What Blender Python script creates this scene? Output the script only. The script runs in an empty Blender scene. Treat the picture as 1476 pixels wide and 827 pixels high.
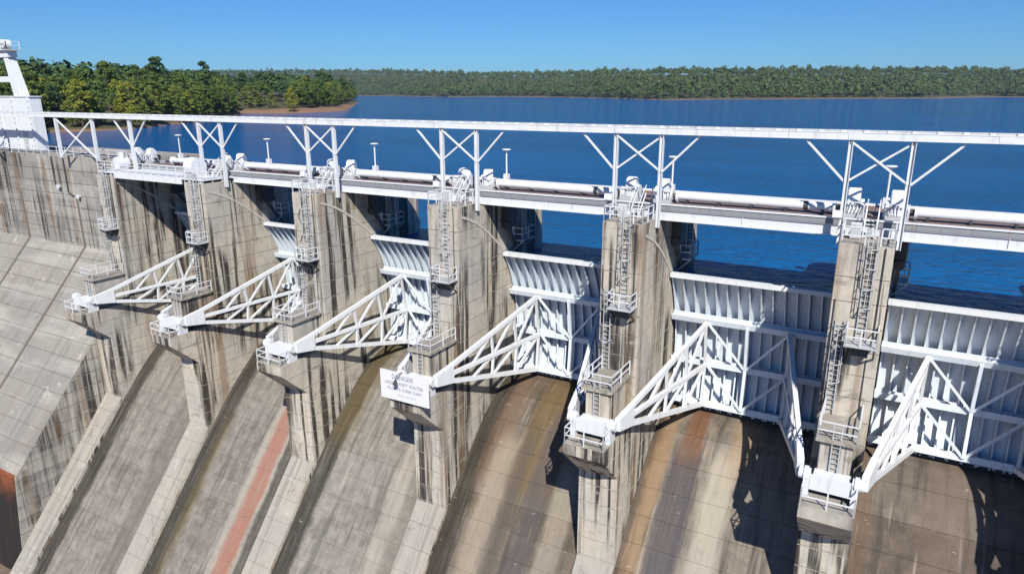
import bpy, bmesh, math, random
import numpy as np
from mathutils import Vector, Matrix
random.seed(7)
R = math.radians
scene = bpy.context.scene
col = scene.collection

# ---------------------------------------------------------------- camera
CAM = Vector((16.619, -45.200, 13.788)); YAW, PIT, ROL = R(29.406), R(15.779), R(-0.121); FPX = 997.0
fw = Vector((-math.sin(YAW)*math.cos(PIT), math.cos(YAW)*math.cos(PIT), -math.sin(PIT)))
r0 = Vector((math.cos(YAW), math.sin(YAW), 0)); u0 = r0.cross(fw)
rt = r0*math.cos(ROL)+u0*math.sin(ROL); up = -r0*math.sin(ROL)+u0*math.cos(ROL)
cam = bpy.data.cameras.new('camera'); cam.lens = FPX/1476*36; cam.sensor_width = 36
cam.clip_start = 0.5; cam.clip_end = 20000
camo = bpy.data.objects.new('camera', cam); col.objects.link(camo)
M = Matrix((rt, up, -fw)).transposed().to_4x4(); M.translation = CAM; camo.matrix_world = M
scene.camera = camo

# ---------------------------------------------------------------- sky, sun, exposure
SUN = Vector((0.70, -1.0, 1.14)).normalized()
EL = math.asin(SUN.z); AZ = math.atan2(SUN.x, SUN.y)
w = bpy.data.worlds.new('World'); scene.world = w; w.use_nodes = True
nt = w.node_tree; bg = nt.nodes['Background']
sky = nt.nodes.new('ShaderNodeTexSky'); sky.sky_type = 'NISHITA'; sky.sun_disc = False
sky.sun_elevation = EL; sky.sun_rotation = AZ; sky.air_density = 1.0; sky.dust_density = 0.0; sky.ozone_density = 4.0
tint = nt.nodes.new('ShaderNodeMix'); tint.data_type = 'RGBA'; tint.blend_type = 'MULTIPLY'; tint.inputs[0].default_value = 1
tint.inputs[7].default_value = (.47, .97, 1.62, 1)          # the photograph's cool, saturated daylight
nt.links.new(sky.outputs[0], tint.inputs[6]); nt.links.new(tint.outputs[2], bg.inputs[0]); bg.inputs[1].default_value = 0.054
sl = bpy.data.lights.new('sun', 'SUN'); sl.energy = 5.0; sl.angle = R(0.5); sl.color = (1.0, 0.95, 0.87)
so = bpy.data.objects.new('sun', sl); col.objects.link(so)
so.rotation_euler = SUN.to_track_quat('Z', 'Y').to_euler(); so.location = (40, -80, 90)
vs = scene.view_settings; vs.view_transform = 'Standard'; vs.look = 'None'; vs.exposure = 0.20; vs.gamma = 1
scene.cycles.diffuse_bounces = 1; scene.cycles.max_bounces = 6

# ---------------------------------------------------------------- pixel -> direction (photograph 1476x827)
def ray(px, py): return fw + rt*((px-738)/FPX) - up*((py-413.5)/FPX)
def on_z(px, py, z):
    d = ray(px, py); t = (z-CAM.z)/d.z; return CAM+d*t

# ---------------------------------------------------------------- materials
def mat(name):
    m = bpy.data.materials.new(name); m.use_nodes = True
    n = m.node_tree; b = n.nodes['Principled BSDF']; return m, n, b
class N:
    """small node-graph helper"""
    def __init__(s, nt): s.nt = nt
    def new(s, t, **k):
        n = s.nt.nodes.new(t)
        for a, v in k.items(): setattr(n, a, v)
        return n
    def link(s, a, b): s.nt.links.new(a, b)
    def put(s, sock, v):
        if isinstance(v, bpy.types.NodeSocket): s.link(v, sock)
        else: sock.default_value = v
    def pos(s):
        return s.new('ShaderNodeNewGeometry').outputs['Position']
    def scale(s, v, sc, off=(0, 0, 0)):
        m = s.new('ShaderNodeMapping'); s.link(v, m.inputs[0]); m.inputs['Scale'].default_value = sc; m.inputs['Location'].default_value = off
        return m.outputs[0]
    def noise(s, v, sc=1, detail=4, rough=.55, dist=0):
        n = s.new('ShaderNodeTexNoise'); s.link(v, n.inputs['Vector']); n.inputs['Scale'].default_value = sc
        n.inputs['Detail'].default_value = detail; n.inputs['Roughness'].default_value = rough; n.inputs['Distortion'].default_value = dist
        return n.outputs['Fac']
    def math(s, op, a, b=0, c=0):
        n = s.new('ShaderNodeMath', operation=op); s.put(n.inputs[0], a); s.put(n.inputs[1], b)
        if op in ('MULTIPLY_ADD',): s.put(n.inputs[2], c)
        return n.outputs[0]
    def step(s, v, a, b, lo=0, hi=1):
        n = s.new('ShaderNodeMapRange', interpolation_type='SMOOTHSTEP'); s.put(n.inputs[0], v)
        n.inputs[1].default_value = a; n.inputs[2].default_value = b; n.inputs[3].default_value = lo; n.inputs[4].default_value = hi
        return n.outputs[0]
    def mix(s, f, a, b, mode='MIX'):
        n = s.new('ShaderNodeMix', data_type='RGBA', blend_type=mode); s.put(n.inputs[0], f)
        for k, v in ((6, a), (7, b)):
            if isinstance(v, tuple): v = (*v, 1)[:4]
            s.put(n.inputs[k], v)
        return n.outputs[2]
    def bump(s, h, st, dist, b):
        n = s.new('ShaderNodeBump'); n.inputs['Strength'].default_value = st; n.inputs['Distance'].default_value = dist
        s.link(h, n.inputs['Height']); s.link(n.outputs[0], b.inputs['Normal'])

def concrete(name, warm=(.64, .575, .47), grey=(.48, .46, .42), streak=1.0, rows=0.0):
    m, t, b = mat(name); g = N(t); p = g.pos()
    big = g.noise(g.scale(p, (.16, .16, .10)), 1, 5, .6)
    c = g.mix(g.step(big, .38, .64), warm, grey)
    mott = g.noise(p, 1.3, 6, .7)
    c = g.mix(g.step(mott, .35, .8, 0, .5), c, (.22, .20, .165))
    oi = g.new('ShaderNodeObjectInfo').outputs['Random']
    c = g.mix(g.math('MULTIPLY', oi, .32), c, (.50, .44, .35))
    # vertical run-off streaks: dark, tan and pale
    # (on slopes the runs follow the slope instead of the plumb line)
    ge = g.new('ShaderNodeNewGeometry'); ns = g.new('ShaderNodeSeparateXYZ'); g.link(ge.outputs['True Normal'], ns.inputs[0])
    sp = g.new('ShaderNodeSeparateXYZ'); g.link(p, sp.inputs[0]); cv = g.new('ShaderNodeCombineXYZ')
    g.link(sp.outputs[0], cv.inputs[0]); g.link(sp.outputs[2], cv.inputs[2])
    g.link(g.math('MULTIPLY', sp.outputs[1], g.step(ns.outputs[2], .15, .3, 1, .03)), cv.inputs[1]); p0 = p; p = cv.outputs[0]
    st = g.noise(g.scale(p, (1.5, 1.5, .055)), 1, 5, .62, .25)
    where = g.noise(g.scale(p, (.30, .30, .09), (7, 3, 0)), 1, 3, .5)
    upr = g.step(ns.outputs[2], .15, .3, 1, .5)
    k = g.math('MULTIPLY', g.math('MULTIPLY', g.step(st, .46, .57), g.step(where, .42, .54)), upr)
    c = g.mix(g.math('MULTIPLY', k, streak), c, (.055, .048, .042))
    st2 = g.noise(g.scale(p, (.62, .62, .03), (31, 11, 5)), 1, 4, .6)
    c = g.mix(g.math('MULTIPLY', g.math('MULTIPLY', g.step(st2, .52, .66), .6*streak), upr), c, (.23, .145, .08))
    st3 = g.noise(g.scale(p, (2.2, 2.2, .09), (3, 51, 5)), 1, 4, .6)
    c = g.mix(g.math('MULTIPLY', g.math('MULTIPLY', g.step(st3, .54, .68), .55), upr), c, (.60, .56, .48))
    p = p0
    # sloping tops darker: weathering, and shade painted in against the sun they face
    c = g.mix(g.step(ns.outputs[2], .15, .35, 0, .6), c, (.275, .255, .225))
    # blotches, spalls and patched areas with their own outlines
    bl = g.noise(g.scale(p, (.45, .45, .7), (5, 5, 9)), 1, 7, .72, .6)
    c = g.mix(g.step(bl, .57, .63, 0, .45), c, (.17, .15, .125))
    c = g.mix(g.step(bl, .40, .35, 0, .40), c, (.58, .54, .47))
    if rows:
        z = g.new('ShaderNodeSeparateXYZ'); g.link(p, z.inputs[0])
        rr = g.noise(g.scale(p, (.05, .05, .5)), 1, 3, .6)
        c = g.mix(g.math('MULTIPLY', g.step(rr, .46, .62), rows), c, (.60, .57, .50))
    g.link(c, b.inputs['Base Color']); b.inputs['Roughness'].default_value = .9; b.inputs['Specular IOR Level'].default_value = .25
    g.bump(g.math('ADD', g.noise(p, 2.2, 6, .7), g.noise(p, 14, 3, .7)), .35, .05, b)
    return m
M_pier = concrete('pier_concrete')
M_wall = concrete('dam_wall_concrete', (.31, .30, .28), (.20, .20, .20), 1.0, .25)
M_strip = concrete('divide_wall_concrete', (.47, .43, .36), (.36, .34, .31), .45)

m, t, b = mat('joint_dark'); g = N(t); p = g.pos()
g.link(g.mix(g.noise(p, 1.5, 4), (.12, .105, .085), (.20, .18, .15)), b.inputs['Base Color']); b.inputs['Roughness'].default_value = .95; M_joint = m

def chute_mat(name, x0, base, bands):
    """bands: (x_from, x_to, soft, colour, amount, z_top, z_bottom) in metres from the left pier's centre"""
    m, t, b = mat(name); g = N(t); p = g.pos()
    sep = g.new('ShaderNodeSeparateXYZ'); g.link(p, sep.inputs[0])
    wob = g.math('MULTIPLY', g.math('SUBTRACT', g.noise(g.scale(p, (.55, .30, .30)), 1, 4, .6),   .5), .8)
    wob = g.math('ADD', wob, g.math('MULTIPLY', g.math('SUBTRACT', g.noise(g.scale(p, (2.5, .45, .45), (3, 8, 1)), 1, 5, .7), .5), .9))
    x = g.math('ADD', g.math('SUBTRACT', sep.outputs[0], x0), wob)
    along = g.noise(g.scale(p, (1.6, .10, .10)), 1, 5, .65, .1)
    mott = g.noise(p, .9, 6, .7)
    base = tuple(v*(1.04 if x0 < -25 else .84) for v in base)
    c = g.mix(g.step(mott, .3, .66, 0, .9), base, tuple(v*.52 for v in base))
    oi = g.new('ShaderNodeObjectInfo').outputs['Random']
    c = g.mix(g.math('MULTIPLY', oi, .30), c, (.33, .30, .26))
    c = g.mix(g.step(along, .47, .64, 0, .45 if x0 < -25 else .75), c, (.06, .052, .045))
    along2 = g.noise(g.scale(p, (2.6, .16, .16), (9, 4, 0)), 1, 4, .6)
    c = g.mix(g.step(along2, .58, .74, 0, .45), c, (.45, .41, .34))
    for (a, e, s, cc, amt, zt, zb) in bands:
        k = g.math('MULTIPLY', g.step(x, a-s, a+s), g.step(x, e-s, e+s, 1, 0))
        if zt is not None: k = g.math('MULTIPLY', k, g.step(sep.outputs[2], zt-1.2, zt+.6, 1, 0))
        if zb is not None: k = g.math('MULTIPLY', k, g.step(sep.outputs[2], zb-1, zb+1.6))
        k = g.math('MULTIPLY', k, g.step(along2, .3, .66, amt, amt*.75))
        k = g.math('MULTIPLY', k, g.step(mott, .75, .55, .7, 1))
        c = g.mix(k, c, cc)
    # short cracks and spalls across the slope
    sp = g.noise(g.scale(p, (.55, 1.9, 1.9), (17, 0, 3)), 1.6, 5, .7)
    c = g.mix(g.step(sp, .66, .70, 0, .7), c, (.08, .07, .06))
    c = g.mix(g.step(sp, .33, .30, 0, .5), c, (.50, .46, .40))
    g.link(c, b.inputs['Base Color']); b.inputs['Roughness'].default_value = .85; b.inputs['Specular IOR Level'].default_value = .3
    g.bump(g.math('ADD', g.noise(p, 1.5, 6, .75), g.noise(p, 9, 3, .7)), .4, .06, b)
    return m

def paint(name, c, rough=.45, dirt=.25, dc=(.42, .38, .33)):
    m, t, b = mat(name); g = N(t); p = g.pos()
    n1 = g.noise(g.scale(p, (1, 1, .35)), 1.1, 6, .7)
    cc = g.mix(g.step(n1, .52, .75, 0, dirt), c, dc)
    n3 = g.noise(g.scale(p, (2.4, 2.4, .22)), 1, 5, .65)
    cc = g.mix(g.step(n3, .54, .70, 0, dirt*1.5), cc, tuple(v*.62 for v in dc))
    n4 = g.noise(g.scale(p, (5, 5, .4), (4, 9, 2)), 1, 4, .6)
    cc = g.mix(g.step(n4, .66, .74, 0, dirt*2.2), cc, (.33, .17, .085))
    n2 = g.noise(p, 5, 4, .7)
    cc = g.mix(g.step(n2, .68, .76, 0, dirt*1.6), cc, (.28, .15, .08))
    g.link(cc, b.inputs['Base Color']); b.inputs['Roughness'].default_value = rough
    g.bump(g.noise(p, 8, 3, .6), .08, .02, b)
    return m
M_white = paint('white_paint', (.74, .765, .79), .42, .2)
M_gate = paint('gate_paint', (.76, .84, .91), .42, .2, (.48, .48, .47))
M_rail = paint('rail_paint', (.72, .735, .75), .5, .14)
M_greyedge = paint('grey_deck_edge', (.27, .285, .30), .7, .5, (.20, .19, .18))
M_galv = paint('galvanised_steel', (.50, .52, .53), .45, .4)
M_dark = paint('dark_steel', (.05, .055, .06), .5, .4, (.10, .085, .07))
M_rustdeck = paint('rusty_deck', (.22, .15, .13), .8, .6, (.13, .10, .09))
M_sealband = paint('seal_plate_pale', (.58, .54, .47), .7, .5)
M_sign = paint('sign_white', (.78, .78, .79), .5, .06, (.7, .7, .7))
M_letter = paint('sign_lettering', (.17, .19, .32), .6, .4, (.45, .46, .55))
M_letterfade = paint('sign_lettering_faded', (.45, .47, .62), .6, .5, (.75, .75, .80))
M_lens = paint('light_cap', (.70, .74, .77), .3, .1)

def leafmat(name, a, bcol, c2):
    m, t, b = mat(name); g = N(t); p = g.pos()
    oi = g.new('ShaderNodeObjectInfo').outputs['Random']
    c = g.mix(oi, a, bcol)
    c = g.mix(g.step(g.noise(p, .35, 3, .6), .35, .7), c, c2)
    c = g.mix(g.step(g.noise(p, .013, 5, .75), .50, .66, 0, .6), c, tuple(v*.6 for v in a))
    c = g.mix(g.step(g.noise(p, 2.0, 2, .6), .4, .7, 0, .5), c, tuple(v*.55 for v in a))
    g.link(c, b.inputs['Base Color']); b.inputs['Roughness'].default_value = .7; b.inputs['Specular IOR Level'].default_value = .2
    b.inputs['Subsurface Weight'].default_value = 0
    return m
M_leaf = leafmat('leaf_green', (.075, .14, .03), (.24, .26, .05), (.09, .145, .034))
M_leafy = leafmat('leaf_yellow_green', (.24, .26, .03), (.27, .27, .04), (.16, .19, .03))
M_pine = leafmat('pine_needles', (.060, .115, .038), (.085, .14, .042), (.045, .09, .032))
M_far = leafmat('far_foliage', (.055, .115, .045), (.09, .14, .045), (.12, .15, .05))
m, t, b = mat('bark'); g = N(t); p = g.pos()
g.link(g.mix(g.noise(g.scale(p, (3, 3, .6)), 1, 4), (.07, .05, .035), (.17, .135, .10)), b.inputs['Base Color']); b.inputs['Roughness'].default_value = .9; M_bark = m

m, t, b = mat('shore_ground'); g = N(t); p = g.pos()
sep = g.new('ShaderNodeSeparateXYZ'); g.link(p, sep.inputs[0])
h = g.math('ADD', sep.outputs[2], g.math('MULTIPLY', g.math('SUBTRACT', g.noise(p, .06, 4, .6), .5), 2.2))
clay = g.mix(g.noise(p, .15, 5, .65), (.26, .12, .062), (.22, .15, .095))
soil = g.mix(g.noise(p, .08, 4), (.055, .065, .025), (.085, .075, .035))
tipf = g.math('MULTIPLY', g.step(sep.outputs[1], 285, 330, 0, 2.2), g.step(sep.outputs[1], 520, 600, 1, 0))
g.link(g.mix(g.step(g.math('SUBTRACT', h, tipf), -.7, .1), clay, soil), b.inputs['Base Color']); b.inputs['Roughness'].default_value = .95; M_shore = m
m, t, b = mat('river_rock'); g = N(t); p = g.pos()
g.link(g.mix(g.noise(p, .2, 6, .65), (.12, .10, .08), (.27, .19, .13)), b.inputs['Base Color']); b.inputs['Roughness'].default_value = .95
g.bump(g.noise(p, .6, 6, .7), .6, .6, b); M_ground = m

m, t, b = mat('lake_water'); g = N(t); p = g.pos()
b.inputs['Base Color'].default_value = (.004, .030, .095, 1); b.inputs['Roughness'].default_value = .06
b.inputs['IOR'].default_value = 1.23; b.inputs['Specular IOR Level'].default_value = .5
patch = g.noise(g.scale(p, (.010, .035, 1)), 1, 5, .65)
g.link(g.mix(g.step(patch, .35, .7), (.0, .085, .26), (.0, .118, .36)), b.inputs['Base Color'])
w1 = g.noise(g.scale(p, (.75, 1.25, 1)), 1, 4, .6, .5)
w2 = g.noise(g.scale(p, (.20, .33, 1)), 1, 3, .6, .4)
hh = g.math('ADD', w1, g.math('MULTIPLY', w2, 1.6))
g.bump(hh, 1.0, .75, b); M_water = m

# ---------------------------------------------------------------- mesh helpers
class MB:
    def __init__(s): s.v = []; s.f = []; s.sm = []
    def add(s, vs, fs, smooth=False):
        o = len(s.v); s.v += [tuple(x) for x in vs]
        for f in fs: s.f.append([o+i for i in f]); s.sm.append(smooth)
        return s
    def box(s, x0, x1, y0, y1, z0, z1):
        vs = [(x, y, z) for x in (x0, x1) for y in (y0, y1) for z in (z0, z1)]
        return s.add(vs, [(0, 1, 3, 2), (4, 6, 7, 5), (0, 4, 5, 1), (2, 3, 7, 6), (0, 2, 6, 4), (1, 5, 7, 3)])
    def beam(s, p, q, a, bb=None, upv=(0, 0, 1)):
        p = Vector(p); q = Vector(q); d = (q-p).normalized(); bb = bb or a
        upv = Vector(upv)
        if abs(d.dot(upv)) > .95: upv = Vector((0, 1, 0))
        x = d.cross(upv).normalized(); y = x.cross(d).normalized()
        vs = [e + x*(i*a/2) + y*(j*bb/2) for e in (p, q) for i, j in ((-1, -1), (1, -1), (1, 1), (-1, 1))]
        return s.add(vs, [(3, 2, 1, 0), (4, 5, 6, 7), (0, 1, 5, 4), (1, 2, 6, 5), (2, 3, 7, 6), (3, 0, 4, 7)])
    def tube(s, p, q, r, n=8, r2=None, caps=True):
        p = Vector(p); q = Vector(q); d = (q-p).normalized(); upv = Vector((0, 0, 1)) if abs(d.z) < .9 else Vector((0, 1, 0))
        x = d.cross(upv).normalized(); y = x.cross(d); r2 = r if r2 is None else r2
        vs = [e + (x*math.cos(2*math.pi*k/n)+y*math.sin(2*math.pi*k/n))*rr for e, rr in ((p, r), (q, r2)) for k in range(n)]
        s.add(vs, [(k, (k+1) % n, n+(k+1) % n, n+k) for k in range(n)], True)
        if caps: s.add(vs, [tuple(range(n))[::-1], tuple(range(n, 2*n))])
        return s
    def prism(s, prof, x0, x1):          # prof in (y, z), extruded along x
        n = len(prof)
        vs = [(x0, y, z) for y, z in prof] + [(x1, y, z) for y, z in prof]
        return s.add(vs, [tuple(range(n)), tuple(range(n, 2*n))[::-1]] + [(k, n+k, n+(k+1) % n, (k+1) % n) for k in range(n)])
    def prismz(s, plan, z0, z1):
        n = len(plan)
        vs = [(x, y, z0) for x, y in plan] + [(x, y, z1) for x, y in plan]
        return s.add(vs, [tuple(range(n))[::-1], tuple(range(n, 2*n))] + [(k, (k+1) % n, n+(k+1) % n, n+k) for k in range(n)])
    def mesh(s, name, m=None):
        me = bpy.data.meshes.new(name); me.from_pydata(s.v, [], s.f); me.update()
        me.polygons.foreach_set('use_smooth', s.sm)
        bm = bmesh.new(); bm.from_mesh(me); bmesh.ops.recalc_face_normals(bm, faces=bm.faces); bm.to_mesh(me); bm.free()
        if m: me.materials.append(m)
        return me
def link(name, me, parent=None, loc=(0, 0, 0)):
    o = bpy.data.objects.new(name, me); col.objects.link(o); o.location = loc
    if parent: o.parent = parent
    return o
def obj(name, mb, m, parent=None, loc=(0, 0, 0)): return link(name, mb.mesh(name, m), parent, loc)
def tag(o, label, cat, group=None, kind=None):
    o['label'] = label
    if cat: o['category'] = cat
    if group: o['group'] = group
    if kind: o['kind'] = kind
    return o
def thing(name, label, cat, loc=(0, 0, 0), group=None):
    o = bpy.data.objects.new(name, None); col.objects.link(o); o.location = loc; o.empty_display_size = .5
    return tag(o, label, cat, group)
def dup(o, parent=None):
    c = o.copy(); col.objects.link(c); c.parent = parent
    for ch in list(o.children): dup(ch, c)
    return c
def slices(mb, planes, gap):
    """cut the solid into lifts between the given heights; returns meshes"""
    base = bmesh.new(); me = mb.mesh('tmp'); base.from_mesh(me); out = []
    bmesh.ops.remove_doubles(base, verts=base.verts, dist=1e-4)
    for z1, z0 in zip(planes[:-1], planes[1:]):
        bm = base.copy()
        for co, no in (((0, 0, z1-gap/2), (0, 0, 1)), ((0, 0, z0+gap/2), (0, 0, -1))):
            geo = bm.verts[:]+bm.edges[:]+bm.faces[:]
            r = bmesh.ops.bisect_plane(bm, geom=geo, plane_co=co, plane_no=no, clear_outer=True, dist=1e-5)
            ed = [e for e in r['geom_cut'] if isinstance(e, bmesh.types.BMEdge)]
            if ed:
                try: bmesh.ops.contextual_create(bm, geom=ed)
                except Exception: pass
                bnd = [e for e in bm.edges if e.is_boundary]
                if bnd: bmesh.ops.holes_fill(bm, edges=bnd)
        if not bm.faces: bm.free(); continue
        ed = [e for e in bm.edges if e.is_manifold and e.calc_face_angle(0) > .6]
        bmesh.ops.bevel(bm, geom=ed, offset=.02, segments=1, affect='EDGES', clamp_overlap=True)
        bmesh.ops.recalc_face_normals(bm, faces=bm.faces)
        k = bpy.data.meshes.new('lift'); bm.to_mesh(k); bm.free(); out.append(k)
    base.free(); return out
def railing(mb, pts, h=1.07, th=.075, step=1.5, rails=(1.0, .5)):
    for a, bq in zip(pts[:-1], pts[1:]):
        a = Vector(a); bq = Vector(bq); n = max(1, round((bq-a).length/step))
        for k in range(n+1):
            q = a.lerp(bq, k/n); mb.box(q.x-th/2, q.x+th/2, q.y-th/2, q.y+th/2, q.z, q.z+h)
        for rr in rails: mb.beam(a+Vector((0, 0, h*rr)), bq+Vector((0, 0, h*rr)), th*.9)
def ladder(mb, p, ztop, wdt=.5, cage=False):
    x, y, z = p
    for s in (-1, 1): mb.box(x+s*wdt/2-.03, x+s*wdt/2+.03, y-.04, y+.04, z, ztop)
    k = z+.3
    while k < ztop: mb.box(x-wdt/2, x+wdt/2, y-.02, y+.02, k-.02, k+.02); k += .33
    if cage:
        k = z+2.3
        while k < ztop:
            ring = [(x+.42*math.cos(a), y-.05-.62*math.sin(a), k) for a in [math.pi*i/6 for i in range(7)]]
            for a, bq in zip(ring[:-1], ring[1:]): mb.beam(a, bq, .03, .06)
            k += 1.2
        for i in (1, 3, 5):
            a = math.pi*i/6; mb.box(x+.42*math.cos(a)-.02, x+.42*math.cos(a)+.02, y-.07-.62*math.sin(a), y-.03-.62*math.sin(a), z+2.3, ztop)

# ---------------------------------------------------------------- dimensions (metres; x along the dam, y upstream, z above gate tops)
L = 15.24; W = 1.5
PX = {i: (i-5)*L for i in range(1, 8)}
ORD = {1: 'leftmost', 2: 'second', 3: 'third', 4: 'fourth', 5: 'fifth', 6: 'sixth', 7: 'seventh'}
def pier_phrase(i): return 'leftmost pier' if i == 1 else '%s pier from the left' % ORD[i]
ZB = -38.0; WATER = -1.0
TY, TZ = -4.4, -8.0; RS = 14.2           # trunnion and skin radius
PROF = [(13, -12.4), (9.4, -12.0), (8, -12.15), (6.5, -12.6), (5, -13.4), (3.5, -14.5), (2, -15.8), (.5, -17.2), (-1, -18.75), (-3, -21.0), (-8, -27), (-13, -33), (-17.2, -38)]

# ---------------------------------------------------------------- ground and lake
obj('ground', MB().add([(-9000, -9000, -38.6), (9000, -9000, -38.6), (9000, 12000, -38.6), (-9000, 12000, -38.6)], [(0, 1, 2, 3)]), M_ground)['kind'] = 'structure'
ys = [8.0, 40, 120, 400, 1500, 9000]; xs = [-4000, -700, -200, -60, 60, 300, 1200, 4000]
lm = MB().add([(x, y, WATER) for y in ys for x in xs], [(j*8+i, j*8+i+1, j*8+8+i+1, j*8+8+i) for j in range(5) for i in range(7)])
tag(obj('lake', lm, M_water), 'wide blue rippled lake behind the dam', None, kind='structure')

# ---------------------------------------------------------------- piers
def pier_solid(ins=0.0):
    i = ins; mb = MB()
    side = [(0+i, 4.95-i), (0+i, -9.56-i), (-5.9+i, -9.56-i), (-5.9+i, -10.4), (-3+i, -13.1), (-3+i, -20.45), (-17.6+i, -38), (14, -38), (14, 4.6-i), (3.3, 4.6-i), (3.3, 4.95-i)]
    return mb.prism(side, -W+i, W-i)
def nose(ins=0.0):
    i = ins; wv = W-i
    return MB().prismz([(-wv, 14.0), (wv, 14.0), (wv, 14.6), (.75*wv, 15.5-i), (.3*wv, 16-i), (-.3*wv, 16-i), (-.75*wv, 15.5-i), (-wv, 14.6)], -6, 4.6-i)
planes = [5.2, 2.95] + [2.95-1.55*k for k in range(1, 28)]
planes[-1] = -38.2
pier_lifts = slices(pier_solid(), planes, .03)
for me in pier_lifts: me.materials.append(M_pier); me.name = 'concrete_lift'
core_me = pier_solid(.05).mesh('joint_fill', M_joint)
nose_me = nose().mesh('upstream_nose', M_pier)
# trunnion block, its lifts
blk_me = MB().box(-.9, .9, -3.6, -.002, -9.55, -6.3).mesh('trunnion_block', M_pier)
bm = bmesh.new(); bm.from_mesh(blk_me); bmesh.ops.bevel(bm, geom=bm.edges[:], offset=.05, segments=1, affect='EDGES'); bm.to_mesh(blk_me); bm.free()
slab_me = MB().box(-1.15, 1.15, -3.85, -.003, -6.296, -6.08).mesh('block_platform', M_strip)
mb = MB(); railing(mb, [(-1.08, -.2, -6.08), (-1.08, -3.75, -6.08), (1.08, -3.75, -6.08), (1.08, -.2, -6.08)]); blkrail_me = mb.mesh('guardrail', M_rail)
# trunnion girder (white) with bearings
mb = MB().box(-1.0, 1.0, -4.6, -3.62, -9.0, -8.2).box(-1.12, 1.12, -4.68, -4.61, -9.1, -8.1); gird_me = mb.mesh('trunnion_girder', M_white)
hubs = []
for s in (-1, 1):
    mb = MB().tube((s*1.13, TY, TZ-.25), (s*1.78, TY, TZ-.25), .36, 20).tube((s*1.25, TY, TZ-.25), (s*1.5, TY, TZ-.25), .46, 20).box(min(s*1.14, s*1.48), max(s*1.14, s*1.48), TY-.4, TY+.6, -9.55, -8.4)
    hubs.append(mb.mesh('trunnion_bearing', M_white))
mb = MB(); railing(mb, [(-1.42, -4.2, -9.56), (-1.42, -5.82, -9.56), (1.42, -5.82, -9.56), (1.42, -4.2, -9.56)], 1.15); platrail_me = mb.mesh('guardrail', M_rail)
mb = MB(); railing(mb, [(.75, .08, 4.95), (1.42, .08, 4.95), (1.42, 2.3, 4.95)], step=.9); toprail_b = mb.mesh('guardrail', M_rail)
mb = MB(); railing(mb, [(-.1, .08, 4.95), (-1.42, .08, 4.95), (-1.42, 2.3, 4.95)], step=.9); toprail_me = mb.mesh('guardrail', M_rail)
mb = MB(); ladder(mb, (.35, -.12, -1.0), 6.0, .5, True); ladup_me = mb.mesh('caged_ladder', M_galv)
mb = MB(); ladder(mb, (-.85, -.12, -6.0), 0.2, .5, True); ladlo_me = mb.mesh('caged_ladder', M_galv)
mb = MB(); ladder(mb, (0, -3.72, -9.5), -5.0, .45); ladsm_me = mb.mesh('ladder', M_galv)
mb = MB().box(-.45, 1.35, -1.35, -.02, -1.02, -.92); midplat_me = mb.mesh('landing', M_galv)
mb = MB()
for x in (-.3, 1.2): mb.beam((x, -1.3, -1.06), (x, -.03, -2.0), .10); mb.beam((x, -1.3, -1.06), (x, -.03, -1.06), .10)
mb.box(.0, .9, -.75, -.03, -1.75, -1.1); midbr_me = mb.mesh('landing_bracket', M_dark)
mb = MB(); railing(mb, [(-.4, -.1, -.92), (-.4, -1.3, -.92), (1.3, -1.3, -.92), (1.3, -.1, -.92)], step=.85); midrail_me = mb.mesh('guardrail', M_rail)
# upstream inspection landing on the right face, gate slot steel, seal arc
mb = MB().box(W+.004, W+1.15, 8.6, 11.0, .75, .85)
for y in (8.8, 10.8): mb.beam((W+1.1, y, .74), (W+.01, y, -.3), .09)
insp_me = mb.mesh('inspection_landing', M_galv)
mb = MB(); railing(mb, [(W+.1, 8.65, .85), (W+1.1, 8.65, .85), (W+1.1, 10.95, .85), (W+.1, 10.95, .85)], step=1.1); insprail_me = mb.mesh('guardrail', M_rail)
mb = MB(); ladder(mb, (0, 0, .85), 4.5, .5); 
inl_me = mb.mesh('ladder', M_galv)
mb = MB().box(W+.004, W+.75, 6.9, 8.2, 2.7, 4.4).tube((W+.4, 6.7, 2.5), (W+.4, 8.3, 2.5), .35, 14).beam((W+.4, 7.2, 2.3), (W+.3, 9.6, -.6), .22)
hang_me = mb.mesh('hoist_unit', M_dark)
pipe_me = MB().tube((W+.25, 8.45, .9), (W+.25, 8.45, 4.5), .13, 10).mesh('stand_pipe', M_white)
slot_me = MB().box(W+.003, W+.05, 11.7, 11.95, -4, 4.55).box(W+.003, W+.05, 12.8, 13.05, -4, 4.55).box(W+.003, W+.02, 11.95, 12.8, -4, 4.5).mesh('stoplog_guide', M_dark)
arc = [(7.25, .1), (6.5, .68), (5.6, 1.35), (4.6, 2.1), (3.5, 2.82), (2.4, 3.4), (1.3, 3.85), (.45, 4.12)]
arc_me = []
for s in (-1, 1):
    mb = MB(); arc_me.append(mb)
    for a, bq in zip(arc[:-1], arc[1:]):
        n = Vector((-(bq[1]-a[1]), bq[0]-a[0])).normalized()*.11
        mb.add([(s*(W+.002), a[0]+n.x, a[1]+n.y), (s*(W+.002), bq[0]+n.x, bq[1]+n.y), (s*(W+.002), bq[0]-n.x, bq[1]-n.y), (s*(W+.002), a[0]-n.x, a[1]-n.y),
                (s*(W+.05), a[0]+n.x, a[1]+n.y), (s*(W+.05), bq[0]+n.x, bq[1]+n.y), (s*(W+.05), bq[0]-n.x, bq[1]-n.y), (s*(W+.05), a[0]-n.x, a[1]-n.y)],
               [(4, 5, 6, 7), (0, 1, 5, 4), (2, 3, 7, 6)])
arc_me = [q_.mesh('seal_plate', M_sealband) for q_ in arc_me]
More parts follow.
